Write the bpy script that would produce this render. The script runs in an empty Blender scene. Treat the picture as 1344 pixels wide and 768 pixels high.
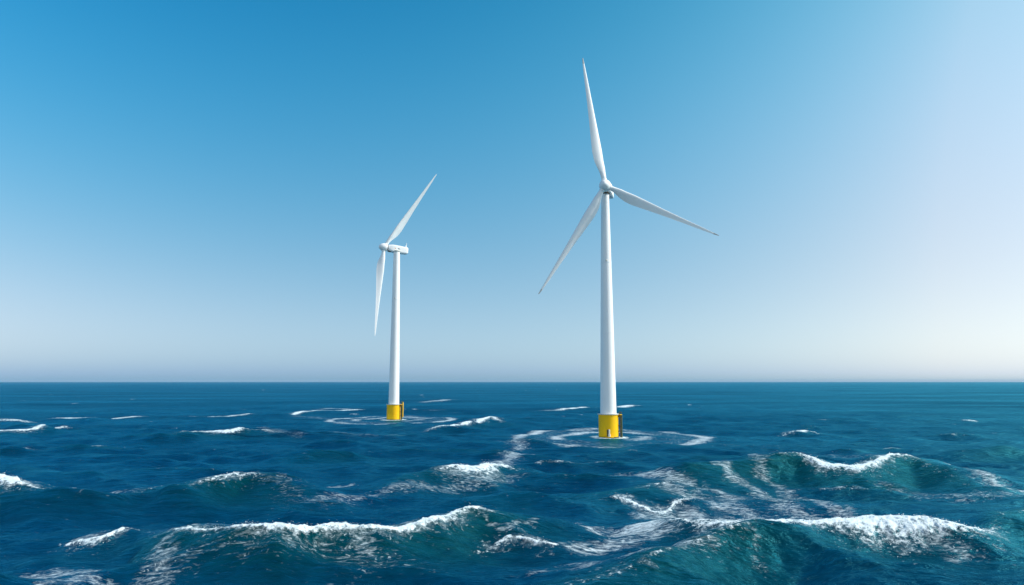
import bpy, bmesh, math, random
import numpy as np
from mathutils import Vector, Matrix

rng = np.random.default_rng(7)
random.seed(7)
S = bpy.context.scene
COL = S.collection

# ------------------------------------------------------------------ camera
CAM_H, FOC, PITCH = 18.0, 970.0, math.radians(6.88)      # metres, pixels (1344 wide), radians
cam = bpy.data.cameras.new('camera')
cam_ob = bpy.data.objects.new('camera', cam)
COL.objects.link(cam_ob)
cam.sensor_width = 36.0
cam.lens = FOC / 1344.0 * 36.0
cam.clip_start, cam.clip_end = 0.5, 200000.0
cam_ob.location = (0, 0, CAM_H)
cam_ob.rotation_euler = (math.pi / 2 + PITCH, 0, 0)
S.camera = cam_ob

# ------------------------------------------------------------------ sky and sun
SUN_EL, SUN_AZ = math.radians(38), math.radians(92)
world = bpy.data.worlds.new('World')
S.world = world
world.use_nodes = True
wt = world.node_tree
bg = wt.nodes['Background']
sky = wt.nodes.new('ShaderNodeTexSky')
sky.sky_type = 'NISHITA'
sky.sun_disc = False
sky.sun_elevation, sky.sun_rotation = SUN_EL, math.radians(85)
sky.air_density = sky.dust_density = sky.ozone_density = 1.0
sky.altitude = 0


def wmath(op, a, b=None, clamp=False):
    n = wt.nodes.new('ShaderNodeMath')
    n.operation = op
    n.use_clamp = clamp
    for i, v in enumerate((a, b)):
        if v is None:
            continue
        if isinstance(v, (int, float)):
            n.inputs[i].default_value = v
        else:
            wt.links.new(v, n.inputs[i])
    return n.outputs[0]


# the day's own tint: deep blue overhead, pale towards the sun and the horizon
tc = wt.nodes.new('ShaderNodeTexCoord')
sx = wt.nodes.new('ShaderNodeSeparateXYZ')
wt.links.new(tc.outputs['Generated'], sx.inputs[0])
zz = wmath('MINIMUM', wmath('MAXIMUM', sx.outputs[2], 0.0), 0.6)
xx = wmath('MINIMUM', wmath('MAXIMUM', sx.outputs[0], -0.6), 0.50)
feats = [None, zz, wmath('MULTIPLY', zz, zz),
         wmath('EXPONENT', wmath('MULTIPLY', zz, -1 / .07)), xx,
         wmath('MULTIPLY', xx, xx), wmath('MULTIPLY', xx, zz)]
feats.append(wmath('MULTIPLY', feats[3], xx))
feats.append(wmath('MULTIPLY', feats[5], zz))
SKYFIT = [[0.097, -0.325, -6.232, -0.17, -0.558, 0.65, 5.826, 0.956, 4.585],
          [-0.211, 3.037, -4.235, 0.675, -0.113, 0.15, 0.816, 0.277, 1.669],
          [-0.194, 3.111, -3.794, 1.34, -0.118, -0.178, -0.003, 0.137, 1.58]]
# sky brightened and whitened behind the camera, added as fill for the towers' shaded sides
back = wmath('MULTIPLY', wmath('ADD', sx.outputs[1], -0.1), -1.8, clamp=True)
sep = wt.nodes.new('ShaderNodeSeparateColor')
comb = wt.nodes.new('ShaderNodeCombineColor')
wt.links.new(sky.outputs[0], sep.inputs[0])
for c in range(3):
    acc = SKYFIT[c][0]
    for f, k in zip(feats[1:], SKYFIT[c][1:]):
        acc = wmath('ADD', wmath('MULTIPLY', f, k), acc)
    gain = wmath('MINIMUM', wmath('EXPONENT', acc), 2.6)
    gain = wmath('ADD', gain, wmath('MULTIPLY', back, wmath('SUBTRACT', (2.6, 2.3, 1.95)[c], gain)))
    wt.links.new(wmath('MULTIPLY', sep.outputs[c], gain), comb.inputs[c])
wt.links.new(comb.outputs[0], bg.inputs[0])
bg.inputs[1].default_value = 0.1

sun = bpy.data.lights.new('sun', 'SUN')
sun.energy, sun.angle, sun.color = 4.4, math.radians(0.5), (1.0, 0.955, 0.89)
sun_ob = bpy.data.objects.new('sun', sun)
COL.objects.link(sun_ob)
sd = Vector((math.sin(SUN_AZ) * math.cos(SUN_EL), math.cos(SUN_AZ) * math.cos(SUN_EL), math.sin(SUN_EL)))
sun_ob.rotation_euler = sd.to_track_quat('Z', 'Y').to_euler()
sun_ob.location = sd * 300

S.view_settings.view_transform = 'Standard'
S.view_settings.look = 'None'
S.view_settings.exposure = 0.0
S.view_settings.gamma = 1.0
S.view_settings.use_curve_mapping = False
S.render.engine = 'CYCLES'
S.cycles.max_bounces = 6
S.cycles.volume_bounces = 0
S.cycles.use_denoising = True
S.cycles.sample_clamp_direct = 2.5
S.cycles.sample_clamp_indirect = 3.0

# ------------------------------------------------------------------ helpers
CP, SP = math.cos(PITCH), math.sin(PITCH)


def ray(px, py):
    """direction of a photo pixel as seen from the photographer's place"""
    vx, vy = (px - 672.0) / FOC, (384.0 - py) / FOC
    return np.array([vx, CP - vy * SP, SP + vy * CP])


def at_z(px, py, z=0.0):
    d = ray(px, py)
    t = (z - CAM_H) / d[2]
    return np.array([d[0] * t, d[1] * t, z])


def at_y(px, py, y):
    d = ray(px, py)
    t = y / d[1]
    return Vector((d[0] * t, y, CAM_H + d[2] * t))


def tag(o, label=None, cat=None, group=None, kind=None):
    if label:
        o['label'] = label
    if cat:
        o['category'] = cat
    if group:
        o['group'] = group
    if kind:
        o['kind'] = kind
    return o


def link(name, me, mat, parent=None, smooth=True):
    o = bpy.data.objects.new(name, me)
    COL.objects.link(o)
    if mat:
        me.materials.append(mat)
    if smooth:
        me.polygons.foreach_set('use_smooth', [True] * len(me.polygons))
    if parent:
        o.parent = parent
    return o


class MB:
    """collects rings, tubes and boxes into one mesh"""

    def __init__(self):
        self.v, self.f = [], []

    def loft(self, rings, caps=True):
        n = len(rings[0])
        b = len(self.v)
        for r in rings:
            self.v += [tuple(p) for p in r]
        for i in range(len(rings) - 1):
            for j in range(n):
                k = (j + 1) % n
                self.f.append((b + i * n + j, b + i * n + k, b + (i + 1) * n + k, b + (i + 1) * n + j))
        if caps:
            self.f.append(tuple(b + j for j in range(n))[::-1])
            self.f.append(tuple(b + (len(rings) - 1) * n + j for j in range(n)))

    def lathe(self, prof, n=64, caps=True):
        self.loft([[(r * math.cos(2 * math.pi * j / n), r * math.sin(2 * math.pi * j / n), z)
                    for j in range(n)] for r, z in prof], caps)

    def tube(self, pts, r, n=10):
        pts = [Vector(p) for p in pts]
        rings = []
        for i, p in enumerate(pts):
            d = (pts[min(i + 1, len(pts) - 1)] - pts[max(i - 1, 0)]).normalized()
            a = d.orthogonal().normalized() if i == 0 else (a - d * a.dot(d)).normalized()
            c = d.cross(a)
            rings.append([p + (a * math.cos(2 * math.pi * j / n) + c * math.sin(2 * math.pi * j / n)) * r
                          for j in range(n)])
        self.loft(rings)

    def box(self, c, s, rot=None):
        c = Vector(c)
        b = len(self.v)
        for x in (-1, 1):
            for y in (-1, 1):
                for z in (-1, 1):
                    p = Vector((x * s[0] / 2, y * s[1] / 2, z * s[2] / 2))
                    if rot:
                        p = rot @ p
                    self.v.append(tuple(c + p))
        for q in ((0, 1, 3, 2), (4, 6, 7, 5), (0, 4, 5, 1), (2, 3, 7, 6), (0, 2, 6, 4), (1, 5, 7, 3)):
            self.f.append(tuple(b + i for i in q))

    def build(self, name, mat, parent=None, smooth=True, bevel=0.0):
        me = bpy.data.meshes.new(name)
        me.from_pydata(self.v, [], self.f)
        bm = bmesh.new()
        bm.from_mesh(me)
        bmesh.ops.recalc_face_normals(bm, faces=bm.faces)
        if bevel:
            bmesh.ops.bevel(bm, geom=list(bm.edges), offset=bevel, segments=2, affect='EDGES', clamp_overlap=True)
        for e in bm.edges:
            if len(e.link_faces) == 2 and e.calc_face_angle(0) > math.radians(38):
                e.smooth = False
        bm.to_mesh(me)
        bm.free()
        return link(name, me, mat, parent, smooth)


# ------------------------------------------------------------------ materials
def new_mat(name):
    m = bpy.data.materials.new(name)
    m.use_nodes = True
    return m, m.node_tree, m.node_tree.nodes['Principled BSDF']


def paint(name, col, rough=0.4, dirt=(0.5, 0.45, 0.38), amount=0.1, scale=0.6, streak=4.0, spec=0.4, metallic=0.0):
    """weathered paint: faint blotches and downward streaks"""
    m, nt, b = new_mat(name)
    N = nt.nodes.new
    tc = N('ShaderNodeTexCoord')
    mp = N('ShaderNodeMapping')
    mp.inputs['Scale'].default_value = (scale * streak, scale * streak, scale * 0.35)
    nt.links.new(tc.outputs['Object'], mp.inputs[0])
    n1 = N('ShaderNodeTexNoise')
    n1.inputs['Scale'].default_value = 1.0
    n1.inputs['Detail'].default_value = 6
    nt.links.new(mp.outputs[0], n1.inputs[0])
    n2 = N('ShaderNodeTexNoise')
    n2.inputs['Scale'].default_value = scale * 0.7
    n2.inputs['Detail'].default_value = 5
    nt.links.new(tc.outputs['Object'], n2.inputs[0])
    mu = N('ShaderNodeMath')
    mu.operation = 'MULTIPLY'
    nt.links.new(n1.outputs[0], mu.inputs[0])
    nt.links.new(n2.outputs[0], mu.inputs[1])
    mr = N('ShaderNodeMapRange')
    mr.inputs[1].default_value, mr.inputs[2].default_value = 0.2, 0.45
    mr.inputs[3].default_value, mr.inputs[4].default_value = 0.0, amount
    nt.links.new(mu.outputs[0], mr.inputs[0])
    mx = N('ShaderNodeMix')
    mx.data_type = 'RGBA'
    mx.inputs[6].default_value = (*col, 1)
    mx.inputs[7].default_value = (*dirt, 1)
    nt.links.new(mr.outputs[0], mx.inputs[0])
    nt.links.new(mx.outputs[2], b.inputs['Base Color'])
    b.inputs['Roughness'].default_value = rough
    b.inputs['Specular IOR Level'].default_value = spec
    b.inputs['Metallic'].default_value = metallic
    return m


M = {
    'white': paint('white_paint', (0.85, 0.855, 0.86), 0.42, amount=0.06),
    'blade': paint('blade_gelcoat', (0.85, 0.855, 0.86), 0.35, dirt=(.62, .61, .6), amount=0.08, scale=.4, streak=1.5),
    'yellow': paint('yellow_paint', (0.95, 0.53, 0.002), 0.55, spec=.2, dirt=(.55, .25, .02), amount=0.3, scale=.7),
    'pale': paint('pale_steel', (0.62, 0.62, 0.56), 0.5, amount=.25, scale=1.5),
    'dark': paint('dark_rubber', (0.06, 0.055, 0.045), 0.6, dirt=(.05, .045, .035), amount=.6, scale=1.5),
    'grey': paint('grey_gasket', (0.12, 0.13, 0.15), 0.5, amount=.2),
    'brown': paint('brown_bearing_steel', (0.20, 0.145, 0.095), 0.55, dirt=(.08, .05, .03), amount=.7, scale=2),  # dark brown with darker blotches, for the parts under the hub
    'tip': paint('worn_blade_tip', (0.55, 0.52, 0.49), 0.5, dirt=(.3, .28, .25), amount=.5, scale=2),
    'mark': paint('grey_marking', (0.12, 0.13, 0.16), 0.5, amount=.1),
    'orange': paint('orange_marking', (0.75, 0.25, 0.06), 0.5, amount=.1),
    'weed': paint('green_weed', (0.05, 0.075, 0.03), 0.7, dirt=(.16, .15, .05), amount=.9, scale=2.0),
}


# ------------------------------------------------------------------ numpy noise
_perm = rng.permutation(4096).astype(np.int64)
_ang = rng.uniform(0, 2 * np.pi, 4096)
_gx, _gy = np.cos(_ang), np.sin(_ang)


def perlin(x, y):
    xi, yi = np.floor(x).astype(np.int64), np.floor(y).astype(np.int64)
    xf, yf = x - xi, y - yi
    u, v = xf ** 3 * (xf * (xf * 6 - 15) + 10), yf ** 3 * (yf * (yf * 6 - 15) + 10)

    def g(ix, iy, dx, dy):
        h = _perm[(_perm[ix & 4095] + iy) & 4095]
        return _gx[h] * dx + _gy[h] * dy
    a, b = g(xi, yi, xf, yf), g(xi + 1, yi, xf - 1, yf)
    c, d = g(xi, yi + 1, xf, yf - 1), g(xi + 1, yi + 1, xf - 1, yf - 1)
    return (a + u * (b - a)) * (1 - v) + (c + u * (d - c)) * v


def fbm(x, y, oct=4, gain=0.5):
    s, a, t = 0.0, 1.0, 0.0
    for i in range(oct):
        s = s + a * perlin(x * 2 ** i + 17.3 * i, y * 2 ** i - 9.1 * i)
        t += a
        a *= gain
    return s / t * 1.6


def sstep(a, b, x):
    t = np.clip((x - a) / (b - a), 0, 1)
    return t * t * (3 - 2 * t)


# ------------------------------------------------------------------ sea surface: grid
NC, NR = 1700, 860
th = np.linspace(-math.radians(54), math.radians(54), NC)
dep = np.concatenate([np.linspace(0.62, 0.30, 60, endpoint=False),
                      np.linspace(0.30, 0.33 / FOC, NR - 61), [0.00030]])
R = CAM_H / dep
DR = np.abs(np.gradient(R))
X0 = np.outer(R, np.sin(th))
Y0 = np.outer(R, np.cos(th))
CELL = np.maximum(np.outer(DR, np.ones(NC)) * 0.8, np.outer(R * (th[1] - th[0]), np.ones(NC)))
RR = np.outer(R, np.ones(NC))

# places of the two turbines
TA = at_z(799, 574.0)         # the nearer one
TB = at_z(516.5, 551.0)


def swell(x, y, cell):
    """sum of travelling Gerstner waves running towards the viewer"""
    n = 170
    lam = np.exp(np.linspace(math.log(0.9), math.log(46), n)) * rng.uniform(.97, 1.03, n)
    k = 2 * np.pi / lam
    long_ = np.clip(np.log(lam / 2) / math.log(20), 0, 1)
    ang = rng.normal(0, 1, n) * np.radians(40 - 18 * long_) + np.radians(-4)
    dx, dy = np.sin(ang), -np.cos(ang)
    slope = 0.020 + 0.021 * np.exp(-(np.log(lam / 11) / .65) ** 2)
    amp = slope / k
    amp = amp * np.where(lam < 5, .38 + .5 * (lam / 5), 1.0)
    ph = rng.uniform(0, 2 * np.pi, n)
    gust = 1 + 0.55 * fbm(x / 60, y / 60, 3)
    z = np.zeros_like(x)
    ox, oy = np.zeros_like(x), np.zeros_like(x)
    for i in range(n):
        w = sstep(2.2, 5.0, lam[i] / cell)
        rows = np.where(w.max(axis=1) > 0)[0]
        if len(rows) == 0:
            continue
        r = slice(rows[0], rows[-1] + 1)
        a = amp[i] * w[r] * (gust[r] if lam[i] < 8 else 1.0)
        p = k[i] * (dx[i] * x[r] + dy[i] * y[r]) + ph[i]
        z[r] += a * np.cos(p)
        s = a * np.sin(p) * 0.85
        ox[r] -= dx[i] * s
        oy[r] -= dy[i] * s
    return ox, oy, z


OX, OY, Z = swell(X0, Y0, CELL)
near_fade = 1 - 0.35 * sstep(150, 500, RR)
Z *= near_fade

# ------------------------------------------------------------------ big crests
# points: photo place of the crest line, height (m), foam strength, foam width (m);  then front width, back width (m)
CRESTS = [
    ([(120, 730, .3, 0, .3), (190, 704, 1.6, .15, .3), (240, 690, 2.9, .75, .5), (300, 692, 3.3, .85, .7),
      (375, 695, 3.5, 1, 1.5), (430, 692, 3.4, .95, .9), (500, 690, 3.4, .9, .7), (560, 684, 3.3, .95, .9),
      (622, 671, 3.4, .85, .6), (670, 680, 2.7, .25, .3), (735, 698, 1.5, .1, .3), (800, 715, .5, 0, .3)], 4.6, 9.0),
    ([(800, 705, .5, 0, .5), (870, 694, 1.3, .5, 1.5), (930, 694, 1.8, .75, 1.8), (985, 694, 2.1, .8, 1.2),
      (1060, 692, 2.3, 1, 1.8), (1130, 692, 2.4, 1, 2.6), (1200, 692, 2.4, 1, 3.0), (1255, 691, 2.4, 1, 2.8),
      (1284, 691, 2.2, .7, 1.4), (1312, 684, 2.3, .3, .4), (1350, 667, 2.6, .5, .4), (1420, 660, 2.2, .4, .5),
      (1520, 668, .8, 0, .4)], 4.8, 8.0),
    ([(600, 805, .3, 0, .3), (680, 778, .9, .1, .3), (730, 764, 1.5, .3, .4), (790, 747, 2.2, .4, .4),
      (850, 727, 2.8, .5, .5), (910, 706, 3.0, .45, .5), (955, 695, 3.1, .55, .5), (990, 694, 2.8, .4, .4),
      (1025, 701, 2.3, .2, .3), (1070, 714, 1.5, 0, .3), (1120, 732, .8, 0, .3), (1180, 750, .3, 0, .3)], 5.2, 5.0),
    ([(800, 652, .3, 0, .3), (850, 640, 1.3, .1, .3), (895, 622, 2.5, .15, .3), (950, 608, 3.6, .15, .3),
      (1000, 603, 4.0, .25, .3), (1045, 601, 4.1, .7, .5), (1090, 606, 3.9, 1, 1.4), (1130, 607, 3.9, 1, 1.5),
      (1170, 602, 3.9, .95, .9), (1205, 606, 3.4, .5, .7), (1260, 622, 2.4, .25, .5), (1320, 640, 1.4, .2, .5),
      (1400, 655, .4, 0, .5)], 6.5, 11.0),
    ([(180, 668, .5, 0, .3), (225, 650, 1.8, .2, .4), (262, 634, 2.9, .45, .9), (295, 621, 3.8, .70, 1.8),
      (335, 626, 3.1, .46, 1.2), (380, 640, 2.2, .25, .5), (430, 655, 1.2, .15, .4), (480, 668, .4, 0, .4)], 6.5, 8.0),
    ([(470, 652, .4, 0, .4), (520, 634, 1.6, .1, .4), (560, 621, 2.4, .2, .5), (594, 614, 2.8, .9, 1.3),
      (625, 613, 2.8, 1, 3.2), (652, 609, 2.6, .95, 1.4), (690, 620, 1.6, .2, .5), (740, 637, .5, 0, .5)], 6.0, 9.0),
    ([(160, 586, .4, 0, .6), (215, 573, 1.4, .1, .6), (260, 564, 2.2, .85, 1.2), (300, 563, 2.5, 1, 2.6),
      (330, 562, 2.3, .9, 1.2), (362, 567, 1.5, .4, 1.0), (425, 577, .4, 0, .8)], 7.5, 11.0),
    ([(545, 567, .3, 0, .8), (575, 562, 1.0, .8, .8), (600, 557, 1.6, 1, 1.8), (627, 552, 2.0, 1, 2.2),
      (645, 550, 2.0, .95, 1.2), (668, 556, 1.2, .1, .8), (700, 563, .3, 0, .8)], 7.5, 11.0),
    ([(-90, 570, 1.0, .5, 1.5), (0, 563, 1.9, 1, 2.2), (40, 562, 1.9, 1, 2.0), (74, 559, 1.6, .9, 1.0),
      (105, 562, .8, 0, .8), (150, 567, .3, 0, .8)], 7.5, 11.0),
    ([(-110, 655, 1.2, .4, .6), (-40, 635, 2.8, .9, 1.2), (4, 632, 3.2, 1, 2.6), (26, 640, 2.6, .95, 1.8),
      (60, 652, 1.5, .5, .8), (140, 655, 1.3, .5, .5), (190, 645, 1.5, .5, .4), (235, 637, 1.2, .35, .4),
      (280, 640, .4, 0, .4)], 5.0, 8.0),
    ([(60, 714, .3, 0, .4), (100, 708, .8, .75, .7), (140, 704, 1.1, .95, .7), (168, 701, 1.0, .8, .4),
      (210, 705, .3, 0, .4)], 4.0, 5.0),
    ([(715, 665, .3, 0, .4), (770, 644, 1.6, .15, .3), (820, 634, 2.3, .3, .5), (870, 632, 2.2, .6, .8),
      (910, 640, 1.2, .3, .5), (950, 652, .3, 0, .4)], 6.0, 7.0),
    ([(1010, 572, .3, 0, .8), (1035, 568, 1.0, .7, .8), (1050, 565, 1.6, 1, 1.6), (1066, 567, 1.0, .7, .8),
      (1090, 572, .3, 0, .8)], 6.0, 8.0),
    ([(1215, 602, .4, 0, .6), (1275, 592, 1.5, .1, .6), (1325, 588, 1.8, .15, .6), (1400, 594, .8, 0, .6)], 6.0, 9.0),
    ([(80, 592, .4, 0, .6), (120, 583, 1.4, .5, 2.2), (150, 581, 1.4, .45, 2.2), (190, 588, .4, 0, .6)], 7.0, 9.0),
    ([(-40, 590, .8, .8, .8), (0, 588, 1.2, .9, .9), (26, 587, .9, .7, .7), (60, 590, .2, 0, .6)], 6.0, 8.0),
    ([(600, 735, .2, 0, .3), (640, 718, .8, .4, .4), (672, 710, 1.1, .8, .5), (720, 716, .9, .65, .4),
      (770, 722, .4, .2, .3), (800, 726, .1, 0, .3)], 3.2, 4.0),
    ([(770, 662, .3, .1, .3), (812, 655, .9, .75, .4), (860, 661, .9, .85, .5), (905, 657, .7, .7, .4),
      (940, 660, .2, .1, .3)], 3.5, 4.5),
    ([(330, 605, .4, 0, .4), (400, 596, 1.5, .1, .4), (450, 591, 1.7, .12, .4), (520, 598, .4, 0, .4)], 6.5, 9.0),
    ([(560, 668, .3, 0, .3), (640, 655, 1.3, .12, .4), (700, 652, 1.3, .15, .4), (760, 668, .3, 0, .3)], 5.5, 7.0),
    # thin far lines of foam
    ([(55, 551, .3, .2, 1), (75, 549, .6, .9, 1.2), (125, 549, .7, .75, 1.2), (178, 546, .6, .85, 1.2), (195, 547, .2, 0, 1)], 5, 8),
    ([(215, 547, .3, .3, 1), (270, 547, .6, .7, 1.4), (335, 543, .8, .8, 1.8), (385, 542, .9, 1, 2.0), (405, 539, .8, .8, 1.6),
      (470, 537, .6, .9, 1.4), (480, 538, .2, 0, 1)], 5, 8),
    ([(-40, 551, .4, .5, 1.4), (20, 551, .7, .8, 1.4), (60, 553, .4, .3, 1.2)], 5, 8),
    ([(683, 538, .3, .3, 2), (735, 537, .6, .8, 2), (770, 534, .8, .9, 2), (800, 534, .8, .7, 2), (838, 532, .8, 1, 2), (850, 533, .2, 0, 2)], 5, 8),
    ([(400, 538, .4, .6, 1.5), (445, 536, .7, .85, 1.8), (478, 538, .4, .5, 1.5)], 5, 8),
    ([(530, 528, .4, .2, 1.6), (560, 527, .6, .6, 1.6), (592, 524, .5, .55, 1.6), (600, 525, .3, 0, 3)], 5, 8),
    ([(548, 538, .4, .4, 1.3), (570, 538, .5, .5, 1.3), (594, 537, .4, .45, 1.3)], 5, 8),
    ([(1255, 552, .3, .3, 1.5), (1275, 551, .8, .95, 2), (1290, 553, .3, .3, 1.5)], 5, 8),
    ([(1070, 551, .3, .2, 1.5), (1090, 550, .6, .7, 2), (1110, 551, .3, .2, 1.5)], 5, 8),
]


def catmull(P, m):
    P = np.array(P, float)
    n = len(P)
    out = []
    for i in range(n - 1):
        p0, p1, p2, p3 = P[max(i - 1, 0)], P[i], P[i + 1], P[min(i + 2, n - 1)]
        for t in np.linspace(0, 1, m, endpoint=False):
            out.append(.5 * (2 * p1 + (p2 - p0) * t + (2 * p0 - 5 * p1 + 4 * p2 - p3) * t * t + (3 * p1 - p0 - 3 * p2 + p3) * t ** 3))
    out.append(P[-1])
    return np.array(out)


def nearest(C, x, y):
    """closest place on polyline C (columns x, y, data...): signed distance (towards viewer positive), data"""
    best = np.full(x.shape, 1e18)
    dat = np.zeros(x.shape + (C.shape[1] - 2,))
    for i in range(len(C) - 1):
        ax, ay = C[i, 0], C[i, 1]
        bx, by = C[i + 1, 0] - ax, C[i + 1, 1] - ay
        L2 = bx * bx + by * by + 1e-12
        t = np.clip(((x - ax) * bx + (y - ay) * by) / L2, 0, 1)
        ex, ey = x - ax - t * bx, y - ay - t * by
        d = ex * ex + ey * ey
        m = d < best
        best[m] = d[m]
        tm = t[m][:, None]
        dat[m] = C[i, 2:] * (1 - tm) + C[i + 1, 2:] * tm
    o = np.argsort(C[:, 0])
    sgn = np.where(y < np.interp(x, C[o, 0], C[o, 1]), 1.0, -1.0)
    return np.sqrt(best) * sgn, dat


HP = np.zeros_like(Z)          # sum of crest heights^3
TR = np.zeros_like(Z)          # troughs
FOAM = np.zeros_like(Z)
LACE = np.zeros_like(Z)
FILM = np.zeros_like(Z)        # soft thin foam
AER = np.zeros_like(Z)         # aerated, turquoise water under and in front of breaking crests
WX = X0 + 0.9 * fbm(X0 / 5, Y0 / 5, 3) + .25 * perlin(X0 / 1.1, Y0 / 1.1)
WY = Y0 + 1.1 * fbm(X0 / 5 + 40, Y0 / 5, 3) + .3 * perlin(X0 / 1.1, Y0 / 1.1 + 31)
CREST_LINES = []


def region(xmin, xmax, ymin, ymax):
    return (X0 > xmin) & (X0 < xmax) & (Y0 > ymin) & (Y0 < ymax)


for pts, wf, wb in CRESTS:
    W3 = []
    for px, py, a, fo, wd in pts:
        p = at_z(px, py, a)
        W3.append((p[0], p[1], a, fo, wd))
    W3[0], W3[-1] = (*W3[0][:2], 0, 0, W3[0][4]), (*W3[-1][:2], 0, 0, W3[-1][4])
    C = catmull(W3, 7)
    C[:, 2:] = np.clip(C[:, 2:], 0, None)
    CREST_LINES.append((C, wf, wb))
    pad = 4 * wb
    m = region(C[:, 0].min() - pad, C[:, 0].max() + pad, C[:, 1].min() - pad, C[:, 1].max() + pad)
    if not m.any():
        continue
    xw, yw, cell = WX[m], WY[m], CELL[m]
    s, d = nearest(C, xw, yw)
    a, fo, wd = d[:, 0], d[:, 1], d[:, 2]
    sf = s
    h = np.where(sf > 0, np.exp(-(np.abs(sf) / wf) ** 1.7), 1 / (1 + (np.abs(sf) / wb) ** 2) ** 1.6)
    HP[m] += (a * h) ** 3
    # trough in front of the face
    TR[m] += 0.16 * a * np.exp(-((sf - 2.6 * wf) / (1.3 * wf)) ** 2)
    AER[m] = np.maximum(AER[m], np.clip(a / 3.2, 0, 1) * np.where(sf > 0, np.exp(-(sf / (wf * 1.9)) ** 2), np.exp(-(sf / 2.0) ** 2)))
    # foam: mostly tumbles down the front
    wd2 = wd * (1.05 + .5 * fbm(xw / 3.1, yw / 3.1, 3))
    dn = np.where(sf > 0, sf / np.maximum(wd2, cell * .9), -sf / np.maximum(0.45 * wd2 + .1, cell * .9))
    fm = fo * np.exp(-(dn / 1.05) ** 2.4)
    FOAM[m] = np.maximum(FOAM[m], fm)
    # torn lace round the dense band
    dl = np.where(sf > 0, sf / (wd2 * 1.7 + .9), -sf / (wd2 * 2.0 + 1.2))
    LACE[m] = np.maximum(LACE[m], 0.62 * np.minimum(fo * 1.3, 1) * np.exp(-dl ** 2))

HC = HP ** (1 / 3)
for _ in range(5):                                  # soften creases
    HC[1:-1] = .25 * HC[:-2] + .5 * HC[1:-1] + .25 * HC[2:]
for _ in range(24):
    HC[:, 1:-1] = .25 * HC[:, :-2] + .5 * HC[:, 1:-1] + .25 * HC[:, 2:]
for _ in range(60):
    TR[:, 1:-1] = .25 * TR[:, :-2] + .5 * TR[:, 1:-1] + .25 * TR[:, 2:]
    TR[1:-1] = .25 * TR[:-2] + .5 * TR[1:-1] + .25 * TR[2:]
Z += HC - TR

# ------------------------------------------------------------------ lacy foam sheets and streaks (points, width m, strength)
SHEETS = [
    ([(1010, 690), (940, 684), (880, 690), (835, 702)], 3.8, .9),
    ([(985, 672), (930, 668), (880, 664), (850, 668)], 3.0, .58),
    ([(798, 630), (850, 634), (905, 642), (960, 652)], 2.8, .60),
    ([(880, 648), (940, 658), (1000, 668), (1075, 684)], 3.0, .58),
    ([(1010, 655), (1060, 668), (1130, 676)], 3.0, .5),
    ([(935, 622), (965, 636), (1010, 646), (1060, 655), (1110, 668)], 2.0, .58),
    ([(985, 622), (1010, 634), (1040, 645)], 1.4, .5),
    ([(640, 612), (655, 604), (690, 592), (655, 592), (630, 589)], 3.4, .62),
    ([(692, 586), (676, 580), (664, 577)], 4.0, .5),
    ([(420, 660), (520, 646), (600, 640), (670, 630)], 3.0, .45),
    ([(590, 630), (620, 636), (650, 632)], 4.0, .5),
    ([(195, 760), (215, 735), (245, 708)], 1.8, .5),
    ([(235, 705), (290, 716), (350, 722), (430, 716), (520, 716)], 3.4, .40),
    ([(225, 750), (300, 740), (400, 740), (520, 746)], 3.2, .33),
    ([(420, 722), (455, 728), (490, 742)], 1.2, .55),
    ([(490, 712), (530, 716), (560, 722)], .7, .6),
    ([(620, 676), (630, 700), (655, 712), (700, 706)], .7, .5),
    ([(660, 690), (720, 690), (780, 700)], 2.6, .6),
    ([(40, 738), (80, 740), (110, 745)], 1.6, .6),
    ([(60, 768), (85, 755), (130, 760)], 1.6, .52),
    ([(270, 640), (310, 646), (340, 640), (390, 662)], 3.0, .30),
    ([(100, 650), (170, 650), (235, 638)], 2.6, .6),
    ([(1200, 608), (1255, 622), (1344, 646)], 3.4, .62),
    ([(1130, 700), (1200, 712), (1250, 730)], 2.2, .5),
    ([(1170, 640), (1240, 650), (1330, 652)], 2.6, .42),
    ([(730, 752), (790, 742), (850, 740), (920, 735)], 2.4, .55),
    ([(965, 704), (980, 722), (998, 745)], 1.0, .34),
    ([(760, 720), (820, 716), (870, 710)], 1.8, .6),
    ([(330, 566), (365, 570), (392, 572)], 3.0, .4),
    ([(440, 566), (480, 571), (540, 570)], 6.0, .35),
    ([(1030, 590), (1090, 596), (1150, 597)], 5.0, .3),
    ([(395, 634), (430, 637), (450, 636)], 1.5, .7),
    ([(870, 575), (930, 583), (1000, 585)], 5.0, .28),
    ([(390, 545), (430, 549), (480, 547)], 5.0, .35),
]
for pts, wd, st in SHEETS:
    C = catmull([(*at_z(px, py, .6)[:2], 0.0) for px, py in pts], 6)
    pad = 3 * wd + 3
    m = region(C[:, 0].min() - pad, C[:, 0].max() + pad, C[:, 1].min() - pad, C[:, 1].max() + pad)
    if not m.any():
        continue
    s, d = nearest(C, X0[m] + 2.2 * (WX[m] - X0[m]), Y0[m] + 2.2 * (WY[m] - Y0[m]))
    gs = st * np.exp(-(np.abs(s) / np.maximum(wd, CELL[m])) ** 2)
    LACE[m] = np.maximum(LACE[m], .86 * gs)
    FILM[m] = np.maximum(FILM[m], .92 * gs)

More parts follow.
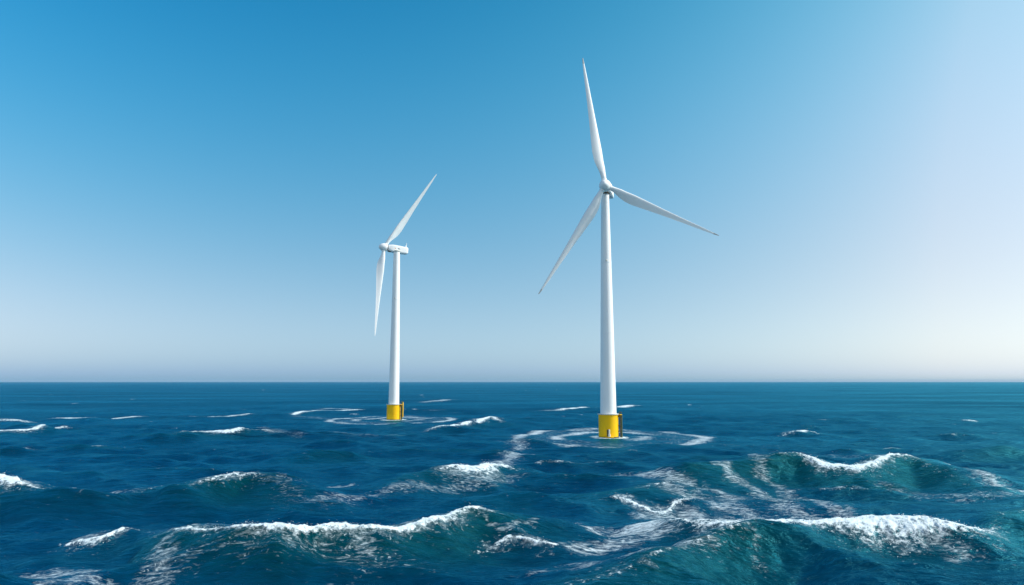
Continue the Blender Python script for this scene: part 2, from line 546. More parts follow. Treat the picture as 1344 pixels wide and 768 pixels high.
# rings of foam round the foundations
for (tx, ty, _), rad in ((TA, 29.0), (TB, 28.5)):
    m = region(tx - 70, tx + 70, ty - 80, ty + 80)
    ex, ey = X0[m] - tx, Y0[m] - ty
    ex, ey = ex + .9 * (WX[m] - X0[m]), ey + 1.0 * (WY[m] - Y0[m])
    rr = np.sqrt(ex ** 2 + (ey * .86) ** 2)
    an = np.arctan2(ey, ex)
    wob = 1.2 * np.sin(2 * an + 1) + .8 * np.sin(3 * an + 2)
    side = .86 + .14 * np.cos(an * 2 + .5)
    grain = .95 + .25 * fbm(X0[m] / 7, Y0[m] / 7, 3)
    ring = np.exp(-(np.abs(rr - rad - wob) / 2.9) ** 2.2) * side * grain
    r2 = np.exp(-(np.abs(rr - rad * .66 - 2.2 * np.sin(an + 2.2)) / 2.8) ** 2.4) * sstep(-.5, .4, np.cos(an - 2.2)) * grain
    r3 = np.exp(-((rr - 4.8) / 2.2) ** 2)
    r4 = .5 * np.exp(-((rr - rad * .82) / 7) ** 2)
    r5 = np.exp(-((rr - rad * .42) / 4) ** 2) * sstep(.2, .9, np.cos(an + .35)) * grain
    LACE[m] = np.maximum(LACE[m], np.maximum.reduce([.62 * ring, .58 * r2, .6 * r4, .45 * r5]))
    FOAM[m] = np.maximum(FOAM[m], np.maximum.reduce([r3 * .85, 0.3 * ring, .3 * r2]))
    FILM[m] = np.maximum(FILM[m], np.maximum.reduce([.8 * ring, .78 * r2, .55 * r4, .65 * r5]))
    calm = np.exp(-(np.hypot(X0[m] - tx, Y0[m] - ty) / 34) ** 4)
    OX[m] *= 1 - .5 * calm
    OY[m] *= 1 - .5 * calm
    Z[m] *= 1 - .72 * calm

# small whitecaps far out
for i in range(80):
    a = rng.uniform(-.75, .75)
    r = 300 * (6.0 ** rng.uniform(0, 1))
    cx, cy = r * math.sin(a), r * math.cos(a)
    if a > .1 and rng.uniform() < .55:
        continue
    Lh, wv = rng.uniform(1.0, 4) * (r / 500) ** .4, rng.uniform(.35, .8)
    m = region(cx - 25, cx + 25, cy - 40 - r * .05, cy + 40 + r * .05)
    if not m.any():
        continue
    ex, ey = X0[m] - cx, Y0[m] - cy + .12 * (X0[m] - cx)
    wy = np.maximum(wv, DR[np.argmin(np.abs(R - r))] * .7)
    FOAM[m] = np.maximum(FOAM[m], rng.uniform(.4, .75) * np.exp(-(ex / Lh) ** 2 - (ey / wy) ** 2))

# where the random sea itself peaks, a few crests are just starting to break
lowamp = Z - HC + TR
AER = np.maximum(AER, .45 * sstep(.35, 1.5, lowamp))
spark = sstep(.75, 1.25, lowamp + .3 * fbm(X0 / 9, Y0 / 5, 3)) * sstep(-.1, .5, fbm(X0 / 26 + 5, Y0 / 26, 2))
LACE = np.maximum(LACE, .55 * spark * (1 - .6 * sstep(250, 700, RR)))

# foam is thick and lumpy: raise it
lump = .5 + .55 * fbm(X0 / .75, Y0 / .75, 4, .62)
thick = sstep(.3, .9, FOAM) * (1 - sstep(350, 700, RR))
Z += thick * np.clip(lump, 0, 1.5) * (.22 + .2 * np.clip(HC / 3, 0, 1))
OY -= thick * .35 * fbm(X0 / .9 + 7, Y0 / .9, 3)
# wind ripples running over the big faces
rip = (1 - sstep(90, 170, RR))
Z += rip * .055 * fbm(X0 / 1.5 + .3 * fbm(X0 / 6, Y0 / 6, 2), Y0 / .55, 3) * (1 - .6 * thick)

PX, PY = X0 + OX, Y0 + OY
co = np.empty((NR * NC, 3), np.float32)
co[:, 0], co[:, 1], co[:, 2] = PX.ravel(), PY.ravel(), Z.ravel()
idx = np.arange(NR * NC).reshape(NR, NC)
quads = np.stack([idx[:-1, :-1], idx[:-1, 1:], idx[1:, 1:], idx[1:, :-1]], -1).reshape(-1, 4)
# the rest of the sea, behind and under the photographer: a coarse skirt joined on
aR = np.linspace(th[-1], 2 * np.pi + th[0], 60)
rB = np.concatenate([R[::30], [R[-1]]])
bk = np.stack([np.outer(rB, np.sin(aR)), np.outer(rB, np.cos(aR)), np.full((len(rB), 60), -.25)], -1)
bk[..., 2] += .2 * fbm(bk[..., 0] / 40, bk[..., 1] / 40, 2)
n0 = NR * NC
ib = n0 + np.arange(len(rB) * 60).reshape(len(rB), 60)
qb = np.stack([ib[:-1, :-1], ib[:-1, 1:], ib[1:, 1:], ib[1:, :-1]], -1).reshape(-1, 4)
ring0 = np.concatenate([idx[0, ::20], idx[0, -1:], ib[0]])
ctr_i = n0 + bk.shape[0] * 60
qc = np.array([(ctr_i, ctr_i, ring0[(k + 1) % len(ring0)], ring0[k]) for k in range(len(ring0))])
co = np.concatenate([co, bk.reshape(-1, 3), [(0, 0, -.2)]]).astype(np.float32)
# ------------------------------------------------------------------ sea material
sea_mat, nt, pb = new_mat('sea_water')
N, LK = nt.nodes.new, nt.links.new


def nmath(op, a, b=None, c=None, clamp=False):
    n = N('ShaderNodeMath')
    n.operation = op
    n.use_clamp = clamp
    for i, v in enumerate((a, b, c)):
        if v is None:
            continue
        if isinstance(v, (int, float)):
            n.inputs[i].default_value = v
        else:
            LK(v, n.inputs[i])
    return n.outputs[0]


def nstep(x, a, b):
    n = N('ShaderNodeMapRange')
    n.interpolation_type = 'SMOOTHSTEP'
    for i, v in ((0, x), (1, a), (2, b)):
        if isinstance(v, (int, float)):
            n.inputs[i].default_value = v
        else:
            LK(v, n.inputs[i])
    return n.outputs[0]


def noise(vec, scale, detail=3, rough=.5, sc=(1, 1, 1), dist=0.0):
    if sc != (1, 1, 1):
        mp = N('ShaderNodeMapping')
        mp.inputs['Scale'].default_value = sc
        LK(vec, mp.inputs[0])
        vec = mp.outputs[0]
    n = N('ShaderNodeTexNoise')
    n.inputs['Scale'].default_value = scale
    n.inputs['Detail'].default_value = detail
    n.inputs['Roughness'].default_value = rough
    n.inputs['Distortion'].default_value = dist
    LK(vec, n.inputs[0])
    return n.outputs[0], n.outputs[1]


def attr(name):
    n = N('ShaderNodeAttribute')
    n.attribute_name = name
    return n.outputs['Fac']


geo = N('ShaderNodeNewGeometry')
pos = geo.outputs['Position']
foam_a, lace_a, aer_a = attr('foam'), attr('lace'), attr('aeration')
flow = N('ShaderNodeVectorMath')
flow.operation = 'MULTIPLY_ADD'
_, fcolr = noise(pos, .05, 3, .5)
LK(fcolr, flow.inputs[0])
flow.inputs[1].default_value = (6, 7, 0)
LK(pos, flow.inputs[2])
flow_pos = flow.outputs[0]
# dense foam with a torn, airy edge
n_f, _ = noise(pos, 1.5, 8, .62)
n_g, _ = noise(pos, 6.0, 4, .65)
dn_ = nmath('ADD', nmath('MULTIPLY', nmath('SUBTRACT', n_f, .5), 1.9), nmath('MULTIPLY', nmath('SUBTRACT', n_g, .5), .4))
dense = nstep(nmath('ADD', foam_a, dn_), .42, .92)
# lace: a warped net of thin foam lines, broken up
_, wcol = noise(pos, .5, 5, .6)
warp = N('ShaderNodeVectorMath')
warp.operation = 'MULTIPLY_ADD'
LK(wcol, warp.inputs[0])
warp.inputs[1].default_value = (3.6, 3.6, 1)
LK(pos, warp.inputs[2])


def net(scale, sc):
    mp = N('ShaderNodeMapping')
    mp.inputs['Scale'].default_value = sc
    LK(warp.outputs[0], mp.inputs[0])
    v = N('ShaderNodeTexVoronoi')
    v.feature = 'DISTANCE_TO_EDGE'
    v.voronoi_dimensions = '2D'
    v.inputs['Scale'].default_value = scale
    LK(mp.outputs[0], v.inputs['Vector'])
    return v.outputs['Distance']


n_l, _ = noise(pos, .6, 7, .58)
gate = nmath('ADD', lace_a, nmath('MULTIPLY', nmath('SUBTRACT', n_l, .5), 1.5))
wid = nmath('MULTIPLY', nmath('MAXIMUM', nmath('SUBTRACT', gate, .40), 0.0), .16)
l1 = nmath('SUBTRACT', 1.0, nstep(nmath('SUBTRACT', net(.6, (.6, .9, 1)), wid), -.03, .07))
l2 = nmath('SUBTRACT', 1.0, nstep(nmath('SUBTRACT', net(1.7, (.6, .8, 1)), wid), -.05, .12))
lines = nmath('MULTIPLY', nmath('MAXIMUM', l1, nmath('MULTIPLY', l2, .7)), nstep(gate, .38, .85))
n_s, _ = noise(pos, 2.6, 3, .55, (.8, 1, 1), .8)
speck = nmath('MULTIPLY', nstep(n_s, .575, .70), nstep(gate, .18, .50))
lacem = nmath('MULTIPLY', nmath('MAXIMUM', lines, nmath('MULTIPLY', speck, .62)), .8)
veil = nmath('MULTIPLY', nstep(gate, .35, 1.1), .22)          # thin film of bubbles
lacem = nmath('MAXIMUM', lacem, veil)
n_h, _ = noise(flow_pos, 2.2, 7, .7, (.35, 1.2, 1), .5)
film = nmath('MULTIPLY', nstep(nmath('ADD', attr('film'), nmath('MULTIPLY', nmath('SUBTRACT', n_h, .5), 2.3)), .30, 1.05), .82)
foam_m = nmath('MAXIMUM', nmath('MAXIMUM', dense, lacem), film, clamp=True)

# ripples too small for the mesh
b1, _ = noise(flow.outputs[0], 1.0, 5, .6, (.22, 1.1, .5), .3)
b2, _ = noise(flow.outputs[0], .16, 4, .55, (.4, 1.3, 1))
b3, _ = noise(flow.outputs[0], 3.6, 3, .55, (.3, 1.1, .5), .2)
hsum = nmath('ADD', nmath('ADD', nmath('MULTIPLY', b1, .78), nmath('MULTIPLY', b2, 1.7)), nmath('MULTIPLY', b3, .15))
bump = N('ShaderNodeBump')
bump.inputs['Strength'].default_value = 1.0
bump.inputs['Distance'].default_value = 1.0
LK(hsum, bump.inputs['Height'])

mixc = N('ShaderNodeMix')
mixc.data_type = 'RGBA'
mixc.inputs[6].default_value = (0.0001, 0.030, 0.076, 1)
mixc.inputs[7].default_value = (0.0003, 0.036, 0.046, 1)
LK(aer_a, mixc.inputs[0])
# micro-bubbles: the water itself is uneven
vb, _ = noise(pos, .9, 9, .68, (.3, 1, 1), .5)
vmul = nmath('ADD', nmath('MULTIPLY', vb, 1.7), .15)
mixv = N('ShaderNodeVectorMath')
mixv.operation = 'SCALE'
LK(mixc.outputs[2], mixv.inputs[0])
LK(vmul, mixv.inputs['Scale'])
LK(mixv.outputs[0], pb.inputs['Base Color'])
pb.inputs['Roughness'].default_value = 0.6
pb.inputs['Specular IOR Level'].default_value = 0.0
# light welling up out of the water body leaves it much the same whatever way a facet tilts
soft = N('ShaderNodeVectorMath')
soft.operation = 'MULTIPLY_ADD'
LK(bump.outputs[0], soft.inputs[0])
soft.inputs[1].default_value = (.35, .35, .35)
soft.inputs[2].default_value = (0, 0, .65)
nrmz = N('ShaderNodeVectorMath')
nrmz.operation = 'NORMALIZE'
LK(soft.outputs[0], nrmz.inputs[0])
LK(nrmz.outputs[0], pb.inputs['Normal'])
# sky reflection off a wind-roughened surface: weaker at grazing angles than a flat mirror of water
gl = N('ShaderNodeBsdfGlossy')
gl.inputs['Color'].default_value = (.14, .82, 1, 1)
gl.inputs['Roughness'].default_value = .27
LK(bump.outputs[0], gl.inputs['Normal'])
lw = N('ShaderNodeLayerWeight')
lw.inputs['Blend'].default_value = .5
LK(bump.outputs[0], lw.inputs['Normal'])
gust, _ = noise(pos, .012, 9, .62, (.35, 1, 1), .4)            # wind patches rough up the surface unevenly
gfac = nmath('ADD', nmath('MULTIPLY', gust, 2.0), -.06)
fr = nmath('ADD', nmath('MULTIPLY', nmath('MINIMUM', nmath('MULTIPLY', nmath('POWER', lw.outputs['Facing'], 4.0), .85), .42), gfac), .006)
wat = N('ShaderNodeMixShader')
LK(fr, wat.inputs[0])
LK(pb.outputs[0], wat.inputs[1])
LK(gl.outputs[0], wat.inputs[2])

fb = N('ShaderNodeBsdfPrincipled')
fcol = N('ShaderNodeMix')
fcol.data_type = 'RGBA'
fcol.inputs[6].default_value = (.60, .78, .86, 1)
fcol.inputs[7].default_value = (.90, .92, .92, 1)
LK(n_f, fcol.inputs[0])
LK(fcol.outputs[2], fb.inputs['Base Color'])
fb.inputs['Roughness'].default_value = .8
fb.inputs['Specular IOR Level'].default_value = .2
fbump = N('ShaderNodeBump')
fbump.inputs['Distance'].default_value = .35
fbump.inputs['Strength'].default_value = .55
n_fb, _ = noise(pos, 3.0, 6, .65)
LK(n_fb, fbump.inputs['Height'])
fsoft = N('ShaderNodeVectorMath')              # light scatters right through foam
fsoft.operation = 'MULTIPLY_ADD'
LK(fbump.outputs[0], fsoft.inputs[0])
fsoft.inputs[1].default_value = (.55, .55, .55)
fsoft.inputs[2].default_value = (0, 0, .45)
fnrm = N('ShaderNodeVectorMath')
fnrm.operation = 'NORMALIZE'
LK(fsoft.outputs[0], fnrm.inputs[0])
LK(fnrm.outputs[0], fb.inputs['Normal'])
ms = N('ShaderNodeMixShader')
LK(foam_m, ms.inputs[0])
LK(wat.outputs[0], ms.inputs[1])
LK(fb.outputs[0], ms.inputs[2])
LK(ms.outputs[0], nt.nodes['Material Output'].inputs[0])

me = bpy.data.meshes.new('water')
NV = len(co)
me.vertices.add(NV)
me.vertices.foreach_set('co', co.ravel())
q4 = np.concatenate([quads, qb])[:, ::-1]
t3 = qc[:, [0, 3, 2]]
loops = np.concatenate([q4.ravel(), t3.ravel()]).astype(np.int32)
starts = np.concatenate([np.arange(len(q4)) * 4, len(q4) * 4 + np.arange(len(t3)) * 3]).astype(np.int32)
me.loops.add(len(loops))
me.loops.foreach_set('vertex_index', loops)
me.polygons.add(len(starts))
me.polygons.foreach_set('loop_start', starts)
me.update(calc_edges=True)
me.polygons.foreach_set('use_smooth', np.ones(len(starts), bool))
for nm, arr in (('foam', FOAM), ('lace', LACE), ('film', FILM), ('aeration', AER)):
    at = me.attributes.new(nm, 'FLOAT', 'POINT')
    val = np.zeros(NV, np.float32)
    val[:NR * NC] = arr.ravel()
    at.data.foreach_set('value', val)
me.materials.append(sea_mat)
water = bpy.data.objects.new('water', me)
COL.objects.link(water)
tag(water, 'choppy deep blue sea with breaking white crests and foam rings', 'sea', kind='structure')


# ------------------------------------------------------------------ wind turbines
def interp(x, tab):
    for (a, b), (c, d) in zip(tab, tab[1:]):
        if x <= c:
            return b + (d - b) * (x - a) / (c - a)
    return tab[-1][1]


CHORD = [(0, .036), (.05, .036), (.09, .045), (.14, .066), (.20, .080), (.26, .083), (.34, .074), (.5, .054),
         (.7, .035), (.88, .021), (.96, .013), (1, .006)]
THICK = [(0, 1.0), (.05, 1.0), (.12, .55), (.2, .34), (.35, .25), (.6, .2), (1, .16)]


def blade(hub, tip, face, side):
    """aerofoil loft from hub to tip; flat side towards `face`; trailing edge bulges to `side` (+1/-1)"""
    b = (tip - hub)
    L = b.length
    b = b.normalized()
    ch = face.cross(b).normalized() * side
    nrm = b.cross(ch).normalized()
    rings = []
    fr = [0.035] + [0.05 + (.955 - .05) * i / 139 for i in range(140)] + [.97, .982, .992, 1.0]
    n = 28
    for f in fr:
        c, t = interp(f, CHORD) * L, interp(f, THICK)
        tw = math.radians(24 * (1 - min(f / .75, 1)) ** 1.6 + 2)
        w = sstep(.05, .2, np.float64(f))
        cx, nx = ch * math.cos(tw) + nrm * math.sin(tw), nrm * math.cos(tw) - ch * math.sin(tw)
        # pitch axis stays on the root circle; leading edge a third of a chord ahead
        off = ch * (c * .20 * w) + nrm * (L * -.012 * f * f)
        ring = []
        for j in range(n):
            a = 2 * math.pi * j / n
            xc = .5 * math.cos(a)
            yt = .5 * math.sin(a) * t
            s_ = (xc + .5)                       # 0 leading .. 1 trailing
            prof = 1.35 * (1 - s_) ** .65 + .05
            yt *= (1 - w) + w * prof
            yt += w * .045 * (1 - (2 * xc) ** 2)
            ring.append(hub + b * (f * L) + off + cx * (xc * c) + nx * (yt * c))
        rings.append(ring)
    return rings, n


def turbine(name, base, hub_px, hub_y, tips, tower_top_px, axis, face_dirs, label, base_r, tower_r0, tower_r1, plat_h, front_fender):
    t = bpy.data.objects.new(name, None)
    COL.objects.link(t)
    t.location = (base[0], base[1], 0)
    t.empty_display_size = 4
    tag(t, label, 'wind turbine', 'offshore wind turbines')
    O = Vector((base[0], base[1], 0))
    hub = at_y(*hub_px, hub_y) - O
    axis = Vector(axis).normalized()
    # nacelle axis runs back from the hub over the tower
    top_z = hub.z - 1.85
    mb = MB()
    prof = []
    for i in range(25):
        f = i / 24
        prof.append((tower_r0 + (tower_r1 - tower_r0) * (f ** 1.05), plat_h + (top_z - plat_h) * f))
    mb.lathe(prof, 72)
    tower = mb.build('tower', M['white'], t)
    for f in (.36, .68):
        z = plat_h + (top_z - plat_h) * f
        r = tower_r0 + (tower_r1 - tower_r0) * (f ** 1.05)
        mb = MB()
        mb.lathe([(r - .1, z - .14), (r + .05, z - .12), (r + .05, z + .12), (r - .1, z + .14)], 72)
        mb.build('flange', M['white'], tower)
    mb = MB()                                             # small hatch box half-way up
    zf = plat_h + (top_z - plat_h) * .68
    rf = tower_r0 + (tower_r1 - tower_r0) * .68
    mb.box((-.1, -rf - .06, zf + .5), (.5, .16, .55))
    mb.build('hatch', M['pale'], tower, bevel=.03)
    # yellow transition piece
    mb = MB()
    mb.lathe([(base_r, -7), (base_r, .6), (base_r, plat_h - .32), (base_r - .06, plat_h - .25)], 80)
    tp = mb.build('transition_piece', M['yellow'], t)
    mb = MB()
    mb.lathe([(base_r - .5, plat_h - .3), (base_r + .28, plat_h - .25), (base_r + .30, plat_h), (tower_r0 - .2, plat_h + .03)], 80)
    mb.build('rim', M['pale'], tp)
    for z in (plat_h * .36, plat_h * .72):
        mb = MB()
        mb.lathe([(base_r - .1, z - .06), (base_r + .035, z - .05), (base_r + .035, z + .05), (base_r - .1, z + .06)], 80)
        mb.build('weld_band', M['yellow'], tp)
    # weed line at the water
    mb = MB()
    mb.lathe([(base_r - .1, -3), (base_r + .03, -2.9), (base_r + .03, .25), (base_r - .1, .4)], 80)
    mb.build('weed_line', M['weed'], tp)
    # small access deck with railing on the right
    ca = math.radians(-8)
    ux, uy = Vector((math.cos(ca), math.sin(ca), 0)), Vector((-math.sin(ca), math.cos(ca), 0))
    rm = Matrix.Rotation(ca, 3, 'Z')
    mb = MB()
    mb.box(ux * (base_r + .5) + Vector((0, 0, plat_h - .3)), (1.1, 2.6, .22), rm)
    mb.box(ux * (base_r + .45) + Vector((0, 0, plat_h - .8)), (.9, .3, .8), rm)
    deck = mb.build('access_deck', M['yellow'], t, bevel=.03)
    mb = MB()
    hz = plat_h + (1.3 if not front_fender else .5)
    for sx_, sy_ in ((.15, -1.2), (1.0, -1.2), (1.0, 0), (1.0, 1.2), (.15, 1.2)):
        p = ux * (base_r + sx_) + uy * sy_
        mb.tube([p + Vector((0, 0, plat_h - .2)), p + Vector((0, 0, hz))], .06)
    for z in (hz, (hz + plat_h) / 2):
        mb.tube([ux * (base_r + a) + uy * b_ + Vector((0, 0, z)) for a, b_ in ((.15, -1.2), (1.0, -1.2), (1.0, 1.2), (.15, 1.2))], .05)
    mb.build('railing', M['weed'], deck)
    # boat landing: two fender posts, a ladder between
    land = None
    for k, sy_ in enumerate((-.85, .85)):
        mb = MB()
        p = ux * (base_r + .95) + uy * sy_
        mb.tube([p + Vector((0, 0, -2 if k == 0 else 1.2)), p + Vector((0, 0, plat_h + (.9 if not front_fender else -.3)))], .27, 14)
        for z in (1.9, plat_h * .5, plat_h - .9):
            mb.tube([ux * (base_r - .15) + uy * sy_ * .8 + Vector((0, 0, z)), p + Vector((0, 0, z))], .11)
        o = mb.build('boat_landing_post', M['yellow'] if k else M['weed'], t)
        land = land or o
    mb = MB()
    for sy_ in (-.3, .3):
        p = ux * (base_r + .5) + uy * sy_
        mb.tube([p + Vector((0, 0, -1)), p + Vector((0, 0, plat_h - .3))], .15)
    z = 0.1
    while z < plat_h - .4:
        mb.tube([ux * (base_r + .5) - uy * .3 + Vector((0, 0, z)), ux * (base_r + .5) + uy * .3 + Vector((0, 0, z))], .07)
        z += .35
    mb.build('ladder', M['dark'], t)
    if front_fender:
        fa = math.radians(-97)
        fx, fy = Vector((math.cos(fa), math.sin(fa), 0)), Vector((-math.sin(fa), math.cos(fa), 0))
        rm2 = Matrix.Rotation(fa, 3, 'Z')
        mb = MB()
        mb.tube([fx * (base_r + .22) + fy * .16 + Vector((0, 0, .35)), fx * (base_r + .22) + fy * .16 + Vector((0, 0, 2.7))], .26, 16)
        mb.tube([fx * (base_r + .30) + fy * .16 + Vector((0, 0, .35)), fx * (base_r + .30) + fy * .16 + Vector((0, 0, 1.2))], .40, 16)
        mb.build('cable_tube', M['pale'], tp)
        mb = MB()
        mb.box(fx * (base_r + .05) - fy * .38 + Vector((0, 0, 1.6)), (.34, .42, 2.1), rm2)
        mb.build('vent_recess', M['dark'], tp, bevel=.03)
        mb = MB()
        mb.box(fx * (base_r + .22) + fy * .3 + Vector((0, 0, .3)), (.9, 2.6, .3), rm2)
        mb.build('ledge', M['yellow'], tp, bevel=.05)

    # nacelle: rounded box lofted along the axis (hub at 0, back is negative)
    up = Vector((0, 0, 1))
    sd_ = axis.cross(up).normalized()
    upv = sd_.cross(axis).normalized()
    tcz = None
    mb = MB()
    secs = [(-1.9, 1.45, 1.45, 0.0), (-2.6, 1.62, 1.55, 0.0), (-3.6, 1.85, 1.72, -.02), (-5.0, 1.92, 1.8, -.05), (-8.0, 1.92, 1.78, -.1),
            (-10.6, 1.86, 1.68, -.14), (-11.5, 1.78, 1.6, -.16), (-11.85, 1.5, 1.3, -.16)]
    rings = []
    for s_, hw, hh, dz in secs:
        e = .95 if s_ > -2 else (.55 if s_ > -3 else .32)
        ring = []
        for j in range(48):
            a = 2 * math.pi * j / 48
            c_, q_ = math.cos(a), math.sin(a)
            ring.append(hub + axis * s_ + sd_ * (hw * math.copysign(abs(c_) ** e, c_)) + upv * (dz + hh * math.copysign(abs(q_) ** e, q_)))
        rings.append(ring)
    mb.loft(rings)
    nac = mb.build('nacelle', M['white'], t)
    mb = MB()
    mb.tube([hub + axis * -10.9 + upv * 1.5, hub + axis * -10.9 + upv * 2.7], .2, 12)
    mb.tube([hub + axis * -11.1 + upv * 1.5, hub + axis * -11.05 + upv * 3.9], .13, 12)
    mb.tube([hub + axis * -11.05 + sd_ * -.5 + upv * 3.3, hub + axis * -11.05 + sd_ * .5 + upv * 3.3], .07)
    mb.build('weather_mast', M['white'], nac)
    # yaw bearing between tower and nacelle
    mb = MB()
    nb = (hub + axis * -4.4)
    mb.lathe([(tower_r1 + .15, top_z - .15), (tower_r1 + .35, top_z), (tower_r1 + .35, top_z + .45), (tower_r1 - .2, top_z + .6)], 48)
    mb.build('yaw_bearing', M['brown'] if front_fender else M['pale'], nac)
    # underside service fairing (front)
    q = Matrix((sd_, axis, upv)).transposed()
    mb = MB()
    mb.box(hub + axis * -2.9 + upv * -1.62, (1.7, 1.6, .5), q)
    mb.build('bearing_housing', M['brown'], nac, bevel=.12)
    # markings on the side
    for sgn in (-1, 1):
        xs = sd_ * (1.925 * sgn)
        mb = MB()
        mb.box(hub + axis * -5.2 + xs + upv * .0, (.05, .42, .42), q)
        mb.build('marking', M['orange'], nac)
        mb = MB()
        for k, (dx_, dz_, w_, h_) in enumerate(((0, .1, .9, .16), (.1, -.12, 1.1, .18), (-.35, .0, .22, .5))):
            mb.box(hub + axis * (-7.0 - dx_) + xs + upv * dz_ + sd_ * (.004 * k * sgn), (.05, w_, h_), q)
        mb.build('marking', M['mark'], nac)
    # dark gap ring and spinner
    mb = MB()

    def ring_at(s_, r_, n=48):
        return [hub + axis * s_ + (sd_ * math.cos(2 * math.pi * j / n) + upv * math.sin(2 * math.pi * j / n)) * r_ for j in range(n)]
    mb.loft([ring_at(-2.0, 1.3), ring_at(-1.4, 1.42), ring_at(-1.25, 1.3)])
    mb.build('gap_ring', M['grey'], nac)
    mb = MB()
    mb.loft([ring_at(s_, r_) for s_, r_ in ((-1.3, 1.55), (-1.28, 1.85), (-1.1, 1.95), (-.4, 2.02), (.4, 1.96), (1.0, 1.78), (1.6, 1.46), (2.1, 1.05),
                                            (2.45, .62), (2.6, .3), (2.65, .08))])
    hubo = mb.build('hub', M['white'], t)
    for (tp_pos, side, face) in tips:
        tipv = tp_pos - O
        rings, n = blade(hub, tipv, face, side)
        mb = MB()
        mb.loft(rings[:-3])
        bl = mb.build('blade', M['blade'], t)
        mb = MB()
        c0 = [p * 1.0 for p in rings[-5]]
        ctr = sum(c0, Vector()) / len(c0)
        mb.loft([[ctr + (p - ctr) * 1.04 for p in rings[-5]], rings[-3], rings[-2], rings[-1]])
        mb.build('blade_tip', M['tip'] if front_fender else M['blade'], bl)
        # root collar
        d = (tipv - hub).normalized()
        o1 = d.orthogonal().normalized()
        o2 = d.cross(o1)
        mb = MB()
        L = (tipv - hub).length
        rr_ = .5 * .036 * L
        mb.loft([[hub + d * s_ + (o1 * math.cos(a) + o2 * math.sin(a)) * r_ for a in [2 * math.pi * j / 40 for j in range(40)]]
                 for s_, r_ in ((1.2, rr_ + .16), (2.15, rr_ + .16), (2.25, rr_ + .05))])
        mb.build('blade_root_collar', M['white'], bl)
    for o in list(t.children):
        pass
    return t


def view_dir(p):
    return (Vector(p) - Vector((0, 0, CAM_H))).normalized()


def tip_at_length(px, hubw, L, toward):
    """the place along a photo ray that lies L from the hub (nearer or farther solution)"""
    d = Vector(ray(*px)).normalized()
    o = Vector((0, 0, CAM_H)) - hubw
    b = d.dot(o)
    disc = b * b - (o.dot(o) - L * L)
    s = math.sqrt(max(disc, 0))
    t = -b - s if toward else -b + s
    return Vector((0, 0, CAM_H)) + d * t


# nearer turbine, facing the viewer
yA = TA[1]
hubyA = yA - 4.2
hA = at_y(794, 243.5, hubyA)
faceA = (view_dir(hA) - .35 * sd).normalized()
tipsA = []
for px, side in (((765.5, 75.5), -1), ((943, 309.5), 1), ((707, 386), -1)):
    tipsA.append((tip_at_length(px, hA, 39.0, False) if False else at_y(px[0], px[1], hubyA - .5), side, faceA))
tA = turbine('wind_turbine', TA, (794, 243.5), hubyA, tipsA, None, (-.24, -1, .0), None,
             'larger nearer white wind turbine facing the viewer with three blades spread, on yellow base',
             3.25, 2.62, 1.32, 7.6, True)

# farther turbine, seen from the side
yB = TB[1]
axB = Vector((-.90, -.43, .085)).normalized()
hubyB = yB + axB.y * 4.7
hB = at_y(504, 324.5, hubyB)
faceB = view_dir(hB)
tipsB = [(tip_at_length((572.5, 228.5), hB, 45.0, False), 1, (faceB - .9 * sd).normalized()),
         (tip_at_length((492, 441), hB, 44.0, True), 1, (faceB - .35 * sd).normalized())]
# third blade points away, behind the hub as seen from the camera
tipsB.append((hB + (faceB + Vector((-.0, 0, .0))).normalized() * 44.0, 1, Vector((-1, 0, .15)).normalized()))
tB = turbine('wind_turbine', TB, (504, 324.5), hubyB, tipsB, None, axB, None,
             'smaller farther white wind turbine seen side on with hub pointing left, on yellow base',
             3.3, 2.5, 1.55, 7.4, False)


# ------------------------------------------------------------------ spray torn off the breaking crests
def sample(arr, x, y):
    r, a = np.hypot(x, y), np.arctan2(x, y)
    i = np.clip(np.interp(CAM_H / r, dep[::-1], np.arange(NR)[::-1]), 0, NR - 1).astype(int)
    j = np.clip((a - th[0]) / (th[1] - th[0]), 0, NC - 1).astype(int)
    return arr[i, j]


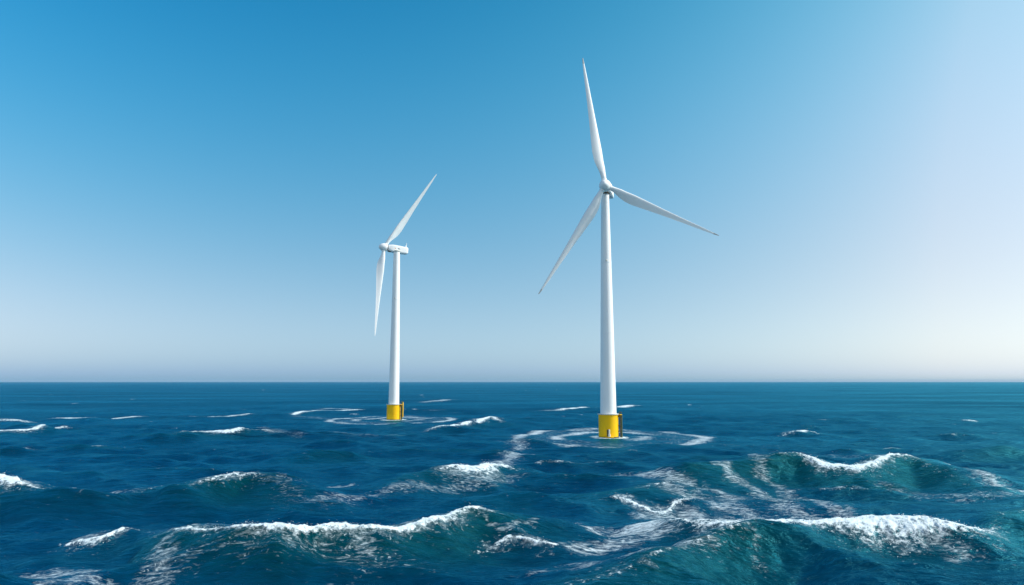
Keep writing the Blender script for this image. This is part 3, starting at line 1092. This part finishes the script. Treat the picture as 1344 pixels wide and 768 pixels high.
octv = np.array([(1, 0, 0), (-1, 0, 0), (0, 1, 0), (0, -1, 0), (0, 0, 1), (0, 0, -1)], float)
octf = np.array([(0, 2, 4), (2, 1, 4), (1, 3, 4), (3, 0, 4), (2, 0, 5), (1, 2, 5), (3, 1, 5), (0, 3, 5)])
SV, SF, nv = [], [], 0
for C, wf, wb in CREST_LINES:
    dist = np.hypot(C[:, 0].mean(), C[:, 1].mean())
    if dist > 200:
        continue
    seg = np.hypot(np.diff(C[:, 0]), np.diff(C[:, 1]))
    for i in range(len(seg)):
        fo, wd = C[i, 3], C[i, 4]
        if fo < .62:
            continue
        for q in range(rng.poisson(seg[i] * (fo ** 3) * 38 * min(1.0, wd + .2))):
            t = rng.uniform()
            x = C[i, 0] * (1 - t) + C[i + 1, 0] * t
            y = C[i, 1] * (1 - t) + C[i + 1, 1] * t - rng.normal(.35 * wd, .55 * wd + .25)
            g = float(perlin(np.array([x / 1.3]), np.array([y / 1.3]))[0])
            if g < rng.uniform(-.5, .35):
                continue
            z = float(sample(Z, x, y)) + rng.exponential(.07 + .13 * max(g, 0)) - .02
            rad = min(.06, .013 * math.exp(abs(rng.normal(0, .6)))) * (dist / 85)
            SV.append(octv * rad * rng.uniform(.7, 1.3, (6, 3)) + (x, y, z))
            SF.append(octf + nv)
            nv += 6
sp_me = bpy.data.meshes.new('sea_spray')
sp_me.from_pydata(np.concatenate(SV).tolist(), [], np.concatenate(SF).tolist())
spray_mat, snt, sb = new_mat('spray_droplets')
sb.inputs['Base Color'].default_value = (.88, .91, .92, 1)
sb.inputs['Roughness'].default_value = .5
spray = link('sea_spray', sp_me, spray_mat)
tag(spray, 'fine white spray droplets thrown up along the breaking wave crests', 'spray', kind='stuff')


# ------------------------------------------------------------------ sea air
hz = MB()
hz.box((0, 0, 65), (124000, 124000, 150))
haze_mat = bpy.data.materials.new('sea_air')
haze_mat.use_nodes = True
hn = haze_mat.node_tree
hn.nodes.remove(hn.nodes['Principled BSDF'])
pv = hn.nodes.new('ShaderNodeVolumePrincipled')
pv.inputs['Color'].default_value = (.42, .66, .90, 1)
pv.inputs['Density'].default_value = 1.6e-5
hn.links.new(pv.outputs[0], hn.nodes['Material Output'].inputs['Volume'])
haze = hz.build('haze', haze_mat, smooth=False)
tag(haze, 'thin sea haze paling the far water', 'haze', kind='stuff')
